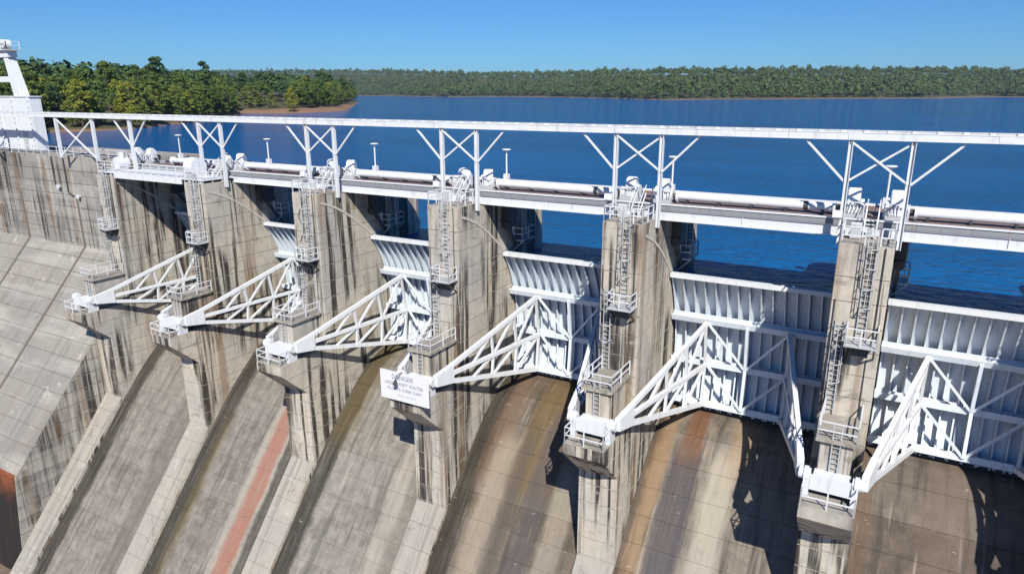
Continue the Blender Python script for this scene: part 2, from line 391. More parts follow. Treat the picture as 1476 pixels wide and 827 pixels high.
# conduits and a hanging cable on the front face
mb = MB().tube((1.05, -.07, -.8), (1.05, -.07, 4.9), .04, 6).tube((.85, -.06, -5.9), (.85, -.06, -2.1), .03, 6).tube((-1.3, -.06, -6), (-1.3, -.06, 1.5), .035, 6)
cond_me = mb.mesh('conduit', M_dark)
mb = MB(); cb = [(.1+.25*math.sin(k*.9), -.1, 4.7-k*.35) for k in range(13)]
for a, bq in zip(cb[:-1], cb[1:]): mb.tube(a, bq, .03, 5)
cable_me = mb.mesh('cable', M_dark)
# steps from the pier top up to the bridge deck
mb = MB()
for s in (-.35, .35): mb.beam((s, 2.1, 4.97), (s, 3.7, 6.6), .06, .12)
for k in range(5): mb.box(-.35, .35, 2.2+k*.3, 2.42+k*.3, 5.1+k*.19, 5.14+k*.19)
for s in (-.35, .35): mb.beam((s, 2.1, 5.9), (s, 3.7, 7.2), .05); mb.box(s-.03, s+.03, 2.1, 2.16, 4.97, 5.95)
step_me = mb.mesh('steps', M_rail)

for i in range(1, 8):
    if i == 7: lab = 'concrete dam pier off the right edge beyond the sixth gate'
    else: lab = {1: 'leftmost tall concrete dam pier, joined to the weathered dam wall', 6: 'nearest tall concrete dam pier, rightmost in view'}.get(i, 'tall streaked concrete dam pier, %s from the left' % ORD[i])
    T = thing('dam_pier', lab, 'pier', (PX[i], 0, ZB), 'concrete piers between the gates')
    P = lambda n, me, d=(0, 0, 0): link(n, me, T, (d[0], d[1], d[2]-ZB))
    c = P('core', core_me)
    for me in pier_lifts: P('concrete_lift', me)
    P('upstream_nose', nose_me); bk = P('trunnion_block', blk_me); P('block_platform', slab_me); P('guardrail', blkrail_me)
    P('trunnion_girder', gird_me)
    for h_ in hubs: P('trunnion_bearing', h_)
    P('guardrail', platrail_me); P('ladder', ladsm_me); P('caged_ladder', ladlo_me)
    P('landing', midplat_me); P('landing_bracket', midbr_me); P('guardrail', midrail_me)
    P('caged_ladder', ladup_me); P('conduit', cond_me); [P('seal_plate', q_) for q_ in arc_me]
    if i > 1: P('guardrail', toprail_me); P('guardrail', toprail_b); P('steps', step_me)
    if i in (3, 5, 6): P('cable', cable_me, (0 if i > 3 else -.6, 0, 0))
    P('inspection_landing', insp_me); P('guardrail', insprail_me); P('ladder', inl_me, (W+.6, 9.9, 0)); P('stoplog_guide', slot_me); P('hoist_unit', hang_me); P('stand_pipe', pipe_me)

# ---------------------------------------------------------------- spillway chutes
low = [(y, z-2.2) for y, z in reversed(PROF)]
low[0] = (PROF[-1][0]+2, -38); 
def chute_solid(ins=0.0):
    top = [(y, z-ins) for y, z in PROF]
    return MB().prism(top+[(y, z-2.5) for y, z in reversed(PROF)], W+.01, L-W-.01)
cplanes = [-11.5, -12.95] + [-12.95-1.55*k for k in range(1, 18)]
cplanes = [z for z in cplanes if z > -38] + [-41]
chute_lifts = slices(chute_solid(), cplanes, .018)
ccore = chute_solid(.07).mesh('joint_fill', M_joint)
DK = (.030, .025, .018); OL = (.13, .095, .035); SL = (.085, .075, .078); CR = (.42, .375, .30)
BAY = {
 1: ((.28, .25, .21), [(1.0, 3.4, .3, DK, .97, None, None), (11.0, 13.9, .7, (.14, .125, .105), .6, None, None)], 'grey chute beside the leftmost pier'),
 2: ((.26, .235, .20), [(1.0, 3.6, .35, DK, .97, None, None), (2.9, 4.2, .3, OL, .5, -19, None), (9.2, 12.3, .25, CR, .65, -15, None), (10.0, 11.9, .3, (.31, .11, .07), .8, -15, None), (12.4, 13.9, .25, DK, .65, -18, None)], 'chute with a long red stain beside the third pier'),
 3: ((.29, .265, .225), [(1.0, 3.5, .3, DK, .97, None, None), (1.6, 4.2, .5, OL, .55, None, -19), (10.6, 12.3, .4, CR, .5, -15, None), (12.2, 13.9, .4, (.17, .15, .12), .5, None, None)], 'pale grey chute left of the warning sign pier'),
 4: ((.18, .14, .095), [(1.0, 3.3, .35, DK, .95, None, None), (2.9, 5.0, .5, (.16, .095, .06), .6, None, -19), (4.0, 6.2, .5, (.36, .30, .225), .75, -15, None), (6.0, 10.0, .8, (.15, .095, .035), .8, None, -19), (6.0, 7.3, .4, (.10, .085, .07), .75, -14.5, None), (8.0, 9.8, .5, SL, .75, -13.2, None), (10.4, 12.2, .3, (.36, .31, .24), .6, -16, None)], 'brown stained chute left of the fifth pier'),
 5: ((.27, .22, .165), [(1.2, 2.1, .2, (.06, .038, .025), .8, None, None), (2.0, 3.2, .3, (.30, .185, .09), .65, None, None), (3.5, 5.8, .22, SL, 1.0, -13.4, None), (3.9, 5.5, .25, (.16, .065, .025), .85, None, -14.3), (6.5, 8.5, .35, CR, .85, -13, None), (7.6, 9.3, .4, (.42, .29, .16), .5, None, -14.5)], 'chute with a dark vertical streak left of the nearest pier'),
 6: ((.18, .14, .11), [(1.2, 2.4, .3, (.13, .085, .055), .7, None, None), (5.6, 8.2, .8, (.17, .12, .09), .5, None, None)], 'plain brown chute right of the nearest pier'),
}
for i in range(1, 7):
    base, bands, lab = BAY[i]
    mm = chute_mat('chute_bay_concrete', PX[i], base, bands)
    T = thing('spillway_chute', lab, 'spillway', (PX[i], 0, ZB), 'spillway chutes between the piers')
    link('core', ccore, T, (0, 0, -ZB))
    for me in chute_lifts:
        k = me.copy(); k.materials.clear(); k.materials.append(mm); link('concrete_panel', k, T, (0, 0, -ZB))

# ---------------------------------------------------------------- tainter gates
ZT, ZBOT = 0.0, -11.95
a_top = math.asin((ZT-TZ)/RS); a_bot = math.asin((ZBOT-TZ)/RS)
def pt(r, a): return (TY+r*math.cos(a), TZ+r*math.sin(a))
GX0, GX1 = W+.09, L-W-.09
GZ = [-3.9, -7.7, -11.1]; RG = 13.1
GA = [math.asin((z-TZ)/RG) for z in GZ]
NA = 20; angs = [a_top+(a_bot-a_top)*k/NA for k in range(NA+1)]
parts = []
mb = MB()
for a0, a1 in zip(angs[:-1], angs[1:]):
    p = [pt(RS, a0), pt(RS, a1), pt(RS+.04, a1), pt(RS+.04, a0)]
    mb.add([(x, *q) for x in (GX0, GX1) for q in p], [(0, 1, 5, 4), (2, 3, 7, 6), (0, 3, 2, 1), (4, 5, 6, 7)], False)
parts.append(('skin_plate', mb.mesh('skin_plate', M_gate), 0))
# one rib
mb = MB()
for a0, a1 in zip(angs[:-1], angs[1:]):
    for (ra, rb, hx) in ((RS-.004, RS-.40, .022), (RS-.40, RS-.425, .055)):
        p = [pt(ra, a0), pt(ra, a1), pt(rb, a1), pt(rb, a0)]
        mb.add([(x, *q) for x in (-hx, hx) for q in p], [(0, 1, 2, 3), (7, 6, 5, 4), (3, 2, 6, 7), (0, 4, 5, 1)])
rib_me = mb.mesh('rib', M_gate); NR = 15
for a in GA:
    mb = MB()
    c, s_ = math.cos(a), math.sin(a); rad = Vector((0, c, s_)); tan = Vector((0, -s_, c)); o = Vector((0, TY, TZ))
    def plate(r_a, r_b, ta, tb):
        vs = [Vector((x, 0, 0))+o+rad*r_+tan*t_ for x in (GX0, GX1) for r_, t_ in ((r_a, ta), (r_b, ta), (r_b, tb), (r_a, tb))]
        mb.add(vs, [(0, 1, 2, 3), (7, 6, 5, 4), (0, 4, 5, 1), (1, 5, 6, 2), (2, 6, 7, 3), (3, 7, 4, 0)])
    plate(RG+.04, RS-.43, -.03, .03); plate(RG-.04, RG+.04, -.24, .24); plate(RS-.49, RS-.435, -.2, .2)
    for k in range(0, 9):
        x = GX0+(GX1-GX0)*k/8
        vs = [Vector((x+e, 0, 0))+o+rad*r_+tan*t_ for e in (-.02, .02) for r_, t_ in ((RG+.04, -.2), (RS-.50, -.18), (RS-.50, -.03), (RG+.04, -.03))]
        mb.add(vs, [(0, 1, 2, 3), (7, 6, 5, 4), (0, 4, 5, 1), (1, 5, 6, 2), (2, 6, 7, 3), (3, 7, 4, 0)])
    parts.append(('girder', mb.mesh('girder', M_gate), 0))
yT, zT = pt(RS-.2, a_top)
mb = MB().box(GX0, GX1, yT-.25, yT+.22, zT-.02, zT+.10).box(GX0, GX1, yT-.29, yT-.25, zT-.22, zT+.10); parts.append(('top_beam', mb.mesh('top_beam', M_white), 0))
yB, zB = pt(RS-.05, a_bot)
mb = MB().box(GX0, GX1, yB-.16, yB+.06, zB-.12, zB+.06); parts.append(('bottom_seal', mb.mesh('bottom_seal', M_dark), 0))
mb = MB()
for k in range(13):
    x = GX0+.3+k*(GX1-GX0-.6)/12; q = pt(RS-.62, a_bot+.02); mb.box(x-.09, x+.09, q[0]-.06, q[0]+.3, q[1]-.18, q[1]+.14)
mb.box(GX0, GX1, q[0]+.05, q[0]+.16, q[1]+.10, q[1]+.18)
parts.append(('bottom_bracket', mb.mesh('bottom_bracket', M_white), 0))
XM = L/2; XA = 4.55
nodeP = {}
for k, a in enumerate(GA):
    for nm, x in (('l', XA), ('m', XM), ('r', L-XA)): nodeP[nm, k] = Vector((x, *pt(RG-.12, a)))
for k in (0, 1):
    for a, bq, tn in ((('m', k), ('m', k+1), 'centre_post'), (('l', k), ('m', k+1), 'diagonal'), (('r', k), ('m', k+1), 'diagonal')):
        parts.append((tn, MB().beam(nodeP[a], nodeP[bq], .22 if tn == 'centre_post' else .17).mesh(tn, M_gate), 0))
def arm(sx):
    """sx +1: arm on the left pier; -1: mirrored on the right pier"""
    fx = (lambda x: x) if sx > 0 else (lambda x: L-x)
    H = Vector((fx(1.62), TY+.1, TZ-.25)); E = [Vector((fx(XA), *pt(RG-.20, a))) for a in GA]
    root = MB()
    c3 = []
    for k in range(3):
        e = E[k]; d = e-H; c3.append((H+d*.05+Vector((0, 0, (.12, 0, -.12)[k])), e))
    # gusset body at the trunnion where the chords run together
    q = [c3[0][0]+Vector((0, -.5, .16)), c3[0][0].lerp(c3[0][1], .12)+Vector((0, 0, .13)), c3[2][0].lerp(c3[2][1], .12)+Vector((0, 0, -.13)), c3[2][0]+Vector((0, -.5, -.16))]
    root.add([v+Vector((e, 0, 0)) for e in (-.2, .2) for v in q], [(0, 1, 2, 3), (7, 6, 5, 4), (0, 4, 5, 1), (1, 5, 6, 2), (2, 6, 7, 3), (3, 7, 4, 0)])
    subs = []
    for k in range(3): subs.append(('chord', MB().beam(c3[k][0], c3[k][1], .30, .34 if k != 1 else .30)))
    st = [.30, .50, .74, .985]
    P_ = lambda k, t_: c3[k][0].lerp(c3[k][1], t_)
    for t_ in st[1:]:
        subs.append(('strut', MB().beam(P_(0, t_), P_(1, t_), .20))); subs.append(('strut', MB().beam(P_(1, t_), P_(2, t_), .20)))
    for t0, t1 in zip(st[:-1], st[1:]):
        subs.append(('web_diagonal', MB().beam(P_(1, t0), P_(0, t1), .18))); subs.append(('web_diagonal', MB().beam(P_(2, t0), P_(1, t1), .18)))
    return root.mesh('arm', M_white), [(n, q_.mesh(n, M_white)) for n, q_ in subs]
arms = [arm(1), arm(-1)]
GL = {1: 'white radial gate hidden between the two leftmost piers', 2: 'white radial gate between the second and third piers', 3: 'white radial gate just left of the pier with the warning sign', 4: 'white radial gate between the sign pier and the fifth pier', 5: 'white radial gate half shaded by the nearest pier on its right', 6: 'white radial gate right of the nearest pier, cut by the frame'}
for i in range(1, 7):
    T = thing('radial_gate', GL[i], 'gate', (PX[i], TY+RS-.4, ZBOT), 'white radial spillway gates'); d = (0, -(TY+RS-.4), -ZBOT)
    for n, me, _ in parts: link(n, me, T, d)
    for k in range(NR): link('rib', rib_me, T, (GX0+.12+(GX1-GX0-.24)*k/(NR-1), d[1], d[2]))
    for root, subs in arms:
        A = link('arm', root, T, d)
        for n, me in subs: link(n, me, A)

# ---------------------------------------------------------------- bridge spans
def span(i, x0, x1, lab):
    T = thing('bridge_span', lab, 'bridge', (x0, 3.8, 4.7), 'bridge spans over the gates'); lw = x1-x0
    off = (0, -3.8, -4.7)
    O = lambda n, mb_, m_: obj(n, mb_, m_, T, off)
    mb = MB().box(.04, lw-.04, 3.86, 3.92, 4.78, 5.44).box(.04, lw-.04, 3.74, 4.04, 4.70, 4.78).box(.04, lw-.04, 3.76, 4.02, 5.40, 5.46)
    k = 1.2
    while k < lw-.3: mb.box(k-.03, k+.03, 3.80, 3.858, 4.785, 5.395); k += 6.1
    O('front_girder', mb, M_white)
    O('rear_girder', MB().box(.04, lw-.04, 9.9, 10.0, 4.70, 5.46), M_white)
    for y in (5.6, 8.0): O('inner_girder', MB().box(.04, lw-.04, y-.15, y+.15, 4.72, 5.46), M_galv)
    O('deck_slab', MB().box(.02, lw-.02, 3.72, 10.4, 5.463, 5.82), M_greyedge)
    O('deck_edge', MB().box(.02, lw-.02, 3.66, 3.80, 5.823, 5.93), M_white)
    O('deck_surface', MB().box(.02, lw-.02, 3.803, 10.38, 5.823, 5.86), M_rustdeck)
    O('rear_kerb', MB().box(.02, lw-.02, 10.2, 10.39, 5.862, 6.02), M_white)
SPL = {1: 'white bridge span between the two leftmost piers', 2: 'white bridge span between second and third piers', 3: 'white bridge span between the third pier and the sign pier', 4: 'white bridge span left of the fifth pier', 5: 'white bridge span left of the nearest pier', 6: 'white bridge span right of the nearest pier'}
for i in range(1, 7): span(i, PX[i], PX[i+1], SPL[i])

# torque tubes, hoists, lights, runway floodlights
for i in range(1, 7):
    x0, x1 = PX[i]+2.35, PX[i+1]-2.35
    if i == 1: x0 += 3
    T = thing('torque_tube', 'fat white pipe along the bridge deck, ' + SPL[i].replace('white bridge span ', ''), 'pipe', (x0, 5, 5.86), 'white pipes on the bridge')
    n = 3; lw = x1-x0
    obj('tube', MB().tube((0, 0, .52), (lw, 0, .48), .30, 24), M_rail, T)
    for k in range(5): obj('support', MB().box(lw*(k+.3)/4.6-.08, lw*(k+.3)/4.6+.08, -.3, .3, .001, .3), M_dark, T)
    for x in (0, lw): obj('flange', MB().tube((x-.07, 0, .48), (x+.07, 0, .48), .44, 20), M_white, T)
    obj('clamp_band', MB().tube((lw-1.9, 0, .48), (lw-1.6, 0, .48), .315, 20), M_dark, T)
def hoist(i, s):
    T = thing('gate_hoist', '%s white hoist machine on the deck over the %s' % ('left' if s < 0 else 'right', pier_phrase(i)), 'machine', (PX[i]+s*1.25, 5.1, 5.86), 'gate hoists above the piers')
    tall = {4: .0, 6: .25}.get(i, .1)
    base = MB().box(-.75, .75, -.7, 1.2, .001, .22); obj('base', base, M_galv, T)
    hs = MB().prism([(-.42, .22), (.55, .22), (.55, 1.25+tall), (.15, 1.62+tall), (-.25, 1.5+tall), (-.42, 1.05)], -.38, .38)
    me = hs.mesh('housing', M_white); bm = bmesh.new(); bm.from_mesh(me); bmesh.ops.bevel(bm, geom=bm.edges[:], offset=.05, segments=2, affect='EDGES'); bm.to_mesh(me); bm.free()
    h = link('housing', me, T)
    if i in (2, 3, 4): h.rotation_euler = (0, 0, R(25*s))
    obj('gear_cover', MB().tube((-s*.42, .1, .62), (-s*.62, .1, .62), .52, 20), M_white, T)
    obj('gear_cover', MB().tube((s*.40, -.1, .52), (s*.75, -.1, .52), .46, 20), M_white, T)
    obj('shaft', MB().tube((s*.75, -.1, .52), (s*1.15, -.1, .52), .16, 12), M_dark, T)
    obj('motor', MB().tube((-s*.15, .62, .62), (-s*.15, 1.15, .62), .24, 14).box(-s*.15-.2, -s*.15+.2, .65, 1.1, .3, .5), M_dark, T)
    mb = MB()
    for k in range(4): mb.beam((s*(.2-.18*k), -.66, .24), (s*(.1-.2*k), -.5, 1.0-.1*k), .05)
    mb.box(-.7, .7, -.69, -.63, .95, 1.02).box(-.7, -.64, -.69, -.63, .23, 1.0).box(.64, .7, -.69, -.63, .23, 1.0)
    obj('guard', mb, M_rail, T)
for i in range(1, 7):
    for s in (-1, 1): hoist(i, s)
    T = thing('deck_light', 'slim flat-capped post light on the deck over the %s' % pier_phrase(i), 'lamp', (PX[i]+.55, 9.4, 5.86), 'post lights along the bridge')
    obj('base', MB().box(-.22, .22, -.22, .22, .001, .75), M_white, T); obj('post', MB().tube((0, 0, .75), (0, 0, 2.75), .075, 10), M_white, T)
    obj('cap', MB().tube((0, 0, 2.75), (0, 0, 2.90), .16, 16, .40).tube((0, 0, 2.90), (0, 0, 2.97), .40, 16, .36), M_lens, T)
    if i > 1:
        T = thing('flood_light', 'small white floodlight on the runway post over the %s' % pier_phrase(i), 'lamp', (PX[i]-1.9, 2.3, 6.15), 'floodlights on the runway posts')
        q = MB().prism([(-.5, .05), (-.12, -.12), (-.05, .28), (-.42, .5)], -.28, .28); obj('head', q, M_white, T); obj('bracket', MB().beam((.07, .15, .1), (0, -.12, .15), .08), M_galv, T)
# clutter on pier tops: valve box and hoses
for i in range(2, 7):
    T = thing('control_cabinet', 'pale control cabinet on top of the %s' % pier_phrase(i), 'cabinet', (PX[i]-.75, 1.9, 4.95), 'control cabinets on the pier tops')
    obj('case', MB().box(-.3, .3, -.2, .2, .06, 1.0), M_rail, T); obj('door', MB().box(-.26, .26, -.225, -.203, .12, .94), M_galv, T); obj('foot', MB().box(-.26, .26, -.17, .17, .001, .06), M_dark, T)

# ---------------------------------------------------------------- access platform over bay one
T = thing('access_platform', 'white steel walkway platform in front of the bridge at the two leftmost piers', 'platform', (-62.0, 1.0, 4.96))
lw = 17.8; d = 0
obj('deck', MB().box(0, lw, -1.0, 2.6, .25, .42), M_white, T)
obj('edge_beam', MB().box(1.5+1.4, lw-3.4, -1.0, -.9, -.25, .245), M_white, T)
for x in (2.8, 6.2, 9.8, 14.2): obj('cross_beam', MB().box(x-.1, x+.1, -.85, 2.6, -.05, .245), M_galv, T)
for x in (.4, 2.2, 15.6, 17.3): obj('support_leg', MB().box(x-.12, x+.12, -.9, -.66, .001, .247), M_white, T)
mb = MB(); railing(mb, [(0.05, -.95, .42), (lw-.05, -.95, .42)], 1.1, .07, 1.4, (1.0, .66, .33)); obj('guardrail', mb, M_rail, T)
for nm, x in (('round_drum_housing', 14.6), ):
    T = thing(nm, 'big round white drum housing on the platform at the second pier', 'machine', (-62+x, 1.7, 5.38))
    obj('drum', MB().tube((-.55, 0, .95), (.55, 0, .95), .95, 28), M_white, T); obj('foot', MB().box(-.5, .5, -.7, .7, .001, .3), M_galv, T); obj('rim', MB().tube((-.62, 0, .95), (-.551, 0, .95), .99, 28), M_rail, T)
T = thing('round_drum_housing', 'white round machine housing on the platform over the leftmost pier', 'machine', (-60.4, 1.9, 5.38))
obj('drum', MB().tube((0, -.6, .75), (0, .6, .75), .7, 24), M_white, T); obj('foot', MB().box(-.6, .6, -.4, .4, .001, .3), M_galv, T); obj('stack', MB().tube((.2, 0, 1.3), (.2, 0, 1.95), .3, 14), M_white, T)

# ---------------------------------------------------------------- crane runway
T = thing('crane_runway', 'long white overhead rail on pairs of braced posts along the dam', 'rail', (0, 2.6, 4.95)); off = (0, -2.6, -4.95)
RZ0, RZ1 = 10.9, 11.36
def O(n, mb_, m_=M_white): return obj(n, mb_, m_, T, off)
xr = -112.0
while xr < 45:
    x2 = min(xr+L, 45)
    mb = MB().box(xr+.01, x2-.01, 2.56, 2.64, RZ0+.05, RZ1-.05).box(xr+.01, x2-.01, 2.36, 2.84, RZ1-.05, RZ1).box(xr+.01, x2-.01, 2.36, 2.84, RZ0, RZ0+.05).box(xr+.01, x2-.01, 2.38, 2.42, RZ0+.051, RZ1-.051)
    B = O('rail_beam', mb); k = xr+.6
    obj('rail_head', MB().box(xr+.01, x2-.01, 2.55, 2.65, RZ1+.001, RZ1+.13), M_galv, B)
    mb = MB()
    while k < x2: mb.box(k-.14, k+.14, 2.42, 2.54, RZ1+.001, RZ1+.12); mb.box(k-.14, k+.14, 2.66, 2.78, RZ1+.001, RZ1+.12); k += 1.27
    for xs_ in (xr+L*.25, xr+L*.75):
        if xs_ < x2-.5: obj('splice_plate', MB().box(xs_-.35, xs_+.35, 2.355, 2.377, RZ0+.06, RZ1-.06), M_white, B)
    obj('rail_clip', mb, M_white, B)['kind'] = 'stuff'; xr += L
PA = 1.68
for i in range(2, 8):
    for s in (-1, 1):
        x = PX[i]+s*PA
        pb = O('post', MB().box(x-.13, x-.09, 2.44, 2.76, 4.35, RZ0-.002).box(x+.09, x+.13, 2.44, 2.76, 4.35, RZ0-.002).box(x-.088, x+.088, 2.58, 2.62, 4.35, RZ0-.002))
        O('brace', MB().beam((x+s*.13, 2.6, 8.35), (x+s*2.6, 2.6, RZ0-.05), .13))
        obj('bracket', MB().box(x-s*.2-.04, x-s*.2+.04, 2.4, 2.8, 4.97, 5.4), M_galv, pb)
    for s in (-1, 1): O('brace', MB().beam((PX[i]-s*PA, 2.6+s*.05, 8.35), (PX[i]+s*PA, 2.6+s*.05, RZ0-.1), .12))
for x, zb in ((-59.0, 5.40), (-66.1, 6.1), (-73.6, 6.1), (-88.8, 6.1), (-96.3, 6.1)):
    O('post', MB().box(x-.15, x-.10, 2.44, 2.76, zb, RZ0-.002).box(x+.10, x+.15, 2.44, 2.76, zb, RZ0-.002).box(x-.098, x+.098, 2.57, 2.63, zb, RZ0-.002))
for s in (-1, 1): O('brace', MB().beam((-59.0+s*.13, 2.6, 8.0), (-59.0+s*2.9, 2.6, RZ0-.05), .13))
for a, bq in ((-66.1, -73.6), (-88.8, -96.3)):
    O('brace', MB().beam((a, 2.66, RZ0-.1), (bq, 2.66, 6.3), .14)); O('brace', MB().beam((a, 2.54, 6.3), (bq, 2.54, RZ0-.1), .14))

# ---------------------------------------------------------------- non-overflow dam wall (left) and its end face
def wall_solid(x0, x1, ins=0.0):
    i = ins
    prof = [(3.8+i, 6.1-i), (3.8+i, -5.4), (-13.9+i, -26.1), (-15.0+i, -38.1), (14, -38.1), (14, 6.1-i)]
    return MB().prism(prof, x0+i, x1-i)
T = thing('dam_wall', 'weathered grey concrete dam wall sloping down left of the piers', 'wall', (-62.46, 3.8, ZB))
wpl = [6.3, 4.3] + [4.3-1.55*k for k in range(1, 28)]; wpl = [z for z in wpl if z > -37.5]+[-38.3]
edges = [-62.465, -74.1, -87.2, -100.3, -113.4, -126.5]
for xa, xb in zip(edges[1:], edges[:-1]):
    for me in slices(wall_solid(xa+.05, xb-.0), wpl, .05):
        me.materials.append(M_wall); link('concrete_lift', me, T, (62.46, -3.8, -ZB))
    obj('joint_fill', wall_solid(xa+.0, xb-.001, .06), M_joint, T, (62.46, -3.8, -ZB))
# raised monolith joint ribs down wall and slope
for x in edges[1:3]:
    mb = MB().box(x-.16, x+.16, 3.72, 3.798, -5.35, 1.0)
    a, bq = Vector((x, 3.76, -5.36)), Vector((x, -13.8, -25.93)); mb.beam(a, bq, .34, .10, (0, .76, .65))
    obj('joint_rib', mb, M_joint, T, (62.46, -3.8, -ZB))
for x, z in ((-77.3, 2.2), (-73.2, 1.2)):
    obj('wall_light', MB().tube((x, 3.79, z), (x, 3.4, z), .16, 12, .30), M_lens, T, (62.46, -3.8, -ZB))
obj('pipe', MB().tube((-78.3, 3.7, 5.9), (-78.3, 3.7, 2.4), .07, 8).tube((-75.6, 3.7, 5.9), (-75.6, 3.7, 1.6), .09, 8).tube((-75.6, 3.7, 1.6), (-74.6, 3.7, 1.1), .09, 8), M_dark, T, (62.46, -3.8, -ZB))
mb = MB(); railing(mb, [(-110, 4.0, 6.1), (-62.6, 4.0, 6.1)], 1.07, .06, 1.8); tag(obj('wall_railing', mb, M_rail), 'thin white railing along the top edge of the dam wall', 'railing')
# flat outlet face over the wall's toe, rust red turning black downwards
m, t, b = mat('rust_over_black'); g = N(t); p = g.pos(); sep = g.new('ShaderNodeSeparateXYZ'); g.link(p, sep.inputs[0])
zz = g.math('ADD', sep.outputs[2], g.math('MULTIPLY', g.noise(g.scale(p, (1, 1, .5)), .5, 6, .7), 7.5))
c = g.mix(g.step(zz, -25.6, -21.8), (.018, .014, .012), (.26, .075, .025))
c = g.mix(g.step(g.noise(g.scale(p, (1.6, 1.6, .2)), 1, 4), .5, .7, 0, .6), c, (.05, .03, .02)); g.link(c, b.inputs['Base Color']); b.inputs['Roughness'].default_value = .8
T2 = thing('outlet_apron', 'rust red outlet face, black lower down, at the foot of the dam wall', 'outlet', (-66, -15, -38))
obj('toe_face', MB().prism([(-13.80, -25.9), (-13.96, -26.1), (-15.08, -38), (-14.85, -38)], -80, -62.6), m, T2, (66, 15, 38))
# right-hand wall beyond the last pier keeps the lake in
T = thing('dam_wall', 'concrete dam wall off the right edge of the view', 'wall', (PX[7]+W, 3.8, ZB))
obj('face', wall_solid(PX[7]+W+.01, PX[7]+60), M_wall, T, (-(PX[7]+W), -3.8, -ZB))

# ---------------------------------------------------------------- gantry crane at the far left
T = thing('gantry_crane', 'white steel crane house with tower legs on the dam at far left', 'crane', (-86.5, 6.5, 6.1)); off = (86.5, -6.5, -6.1)
def O(n, mb_, m_=M_white): return obj(n, mb_, m_, T, off)
O('house', MB().box(-98, -83.4, 5.0, 6.4, 6.45, 13.2))
for k, x in enumerate((-97.6, -94.4, -91.2, -87.6, -83.7)):
    st = O('wall_stiffener', MB().box(x-.2, x+.2, 4.86, 4.998, 6.5, 13.15))
    mb = MB()
    for z in np.arange(7, 13, .7): mb.box(x-.06, x+.06, 4.82, 4.858, z-.06, z+.06)
    obj('bolt', mb, M_dark, st)
O('sill', MB().box(-98.2, -83.2, 4.9, 6.5, 6.12, 6.445), M_greyedge)
O('roof', MB().box(-98.15, -83.25, 4.9, 6.5, 13.203, 13.32))
for x in (-94.0, -86.4):
    q = [(x-.75, 5.1), (x+.75, 5.1), (x+.75, 6.3), (x-.75, 6.3)]; s = .55 if x > -90 else -.55
    xt = x-1.3 if x > -90 else x+1.3
    tp = [(xt-.5, 5.2), (xt+.5, 5.2), (xt+.5, 6.2), (xt-.5, 6.2)]
    mb = MB().add([(*a, 13.325) for a in q]+[(*a, 18.2) for a in tp], [(0, 1, 5, 4), (1, 2, 6, 5), (2, 3, 7, 6), (3, 0, 4, 7), (4, 5, 6, 7), (3, 2, 1, 0)])
    O('tower_leg', mb)
O('tie_beam', MB().box(-93.0, -87.2, 5.3, 6.0, 15.1, 15.8)); O('head_beam', MB().box(-93.4, -86.9, 5.1, 6.3, 18.203, 19.0))
O('sheave_platform', MB().box(-93.7, -86.3, 4.8, 6.6, 19.003, 19.15), M_galv)
mb = MB(); railing(mb, [(-93.6, 4.9, 19.15), (-86.4, 4.9, 19.15), (-86.4, 6.5, 19.15)], 1.0, .08); O('guardrail', mb, M_rail)
O('sheave', MB().tube((-88.2, 5.2, 19.8), (-88.2, 6.2, 19.8), .62, 20)); O('sheave', MB().tube((-91.0, 5.2, 19.8), (-91.0, 6.2, 19.8), .62, 20))
O('access_door', MB().box(-86.4, -85.4, 4.93, 4.997, 6.6, 8.7), M_galv)

# ---------------------------------------------------------------- warning sign on the fourth pier
T = thing('warning_sign', 'large white danger sign with faded lettering on the fourth pier', 'sign', (-14.95, -6.2, -9.55))
obj('panel', MB().box(-2.33, 2.33, -.03, .03, .05, 2.45), M_sign, T)
for x in (-1.3, 1.3): obj('support_post', MB().box(x-.06, x+.06, .033, .15, .12, 2.3), M_galv, T)
def text(body, size, x, z, m_, parent, name='lettering'):
    cu = bpy.data.curves.new(name, 'FONT'); cu.body = body; cu.size = size; cu.align_x = 'CENTER'; cu.align_y = 'CENTER'; cu.extrude = .004; cu.resolution_u = 2
    to = bpy.data.objects.new(name, cu); col.objects.link(to)
    dg = bpy.context.evaluated_depsgraph_get(); me = bpy.data.meshes.new_from_object(to.evaluated_get(dg)); bpy.data.objects.remove(to)
    me.materials.clear(); me.materials.append(m_)
    o = link(name, me, parent, (x, -.036, z)); o.rotation_euler = (R(90), 0, 0); return o
text('DANGER', .52, -.15, 2.0, M_letter, T); text('HIGH SWIFT WATER', .40, -.02, 1.45, M_letter, T)
text('FLOWS OVER DAM', .38, .0, 1.0, M_letter, T); text('STAY AWAY', .33, .2, .5, M_letterfade, T)
T = thing('sign_lamp', 'small dark lamp on an arm hanging in front of the danger sign', 'lamp', (-15.4, -6.3, -7.08))
obj('arm', MB().tube((.3, .1, .05), (.1, -.35, -.1), .035, 6).tube((.1, -.35, -.1), (-.05, -.35, -.5), .035, 6), M_dark, T)
obj('head', MB().tube((-.05, -.35, -.48), (-.08, -.35, -.85), .07, 12, .2).tube((-.08, -.35, -.85), (-.08, -.35, -.95), .2, 12, .12), M_dark, T)

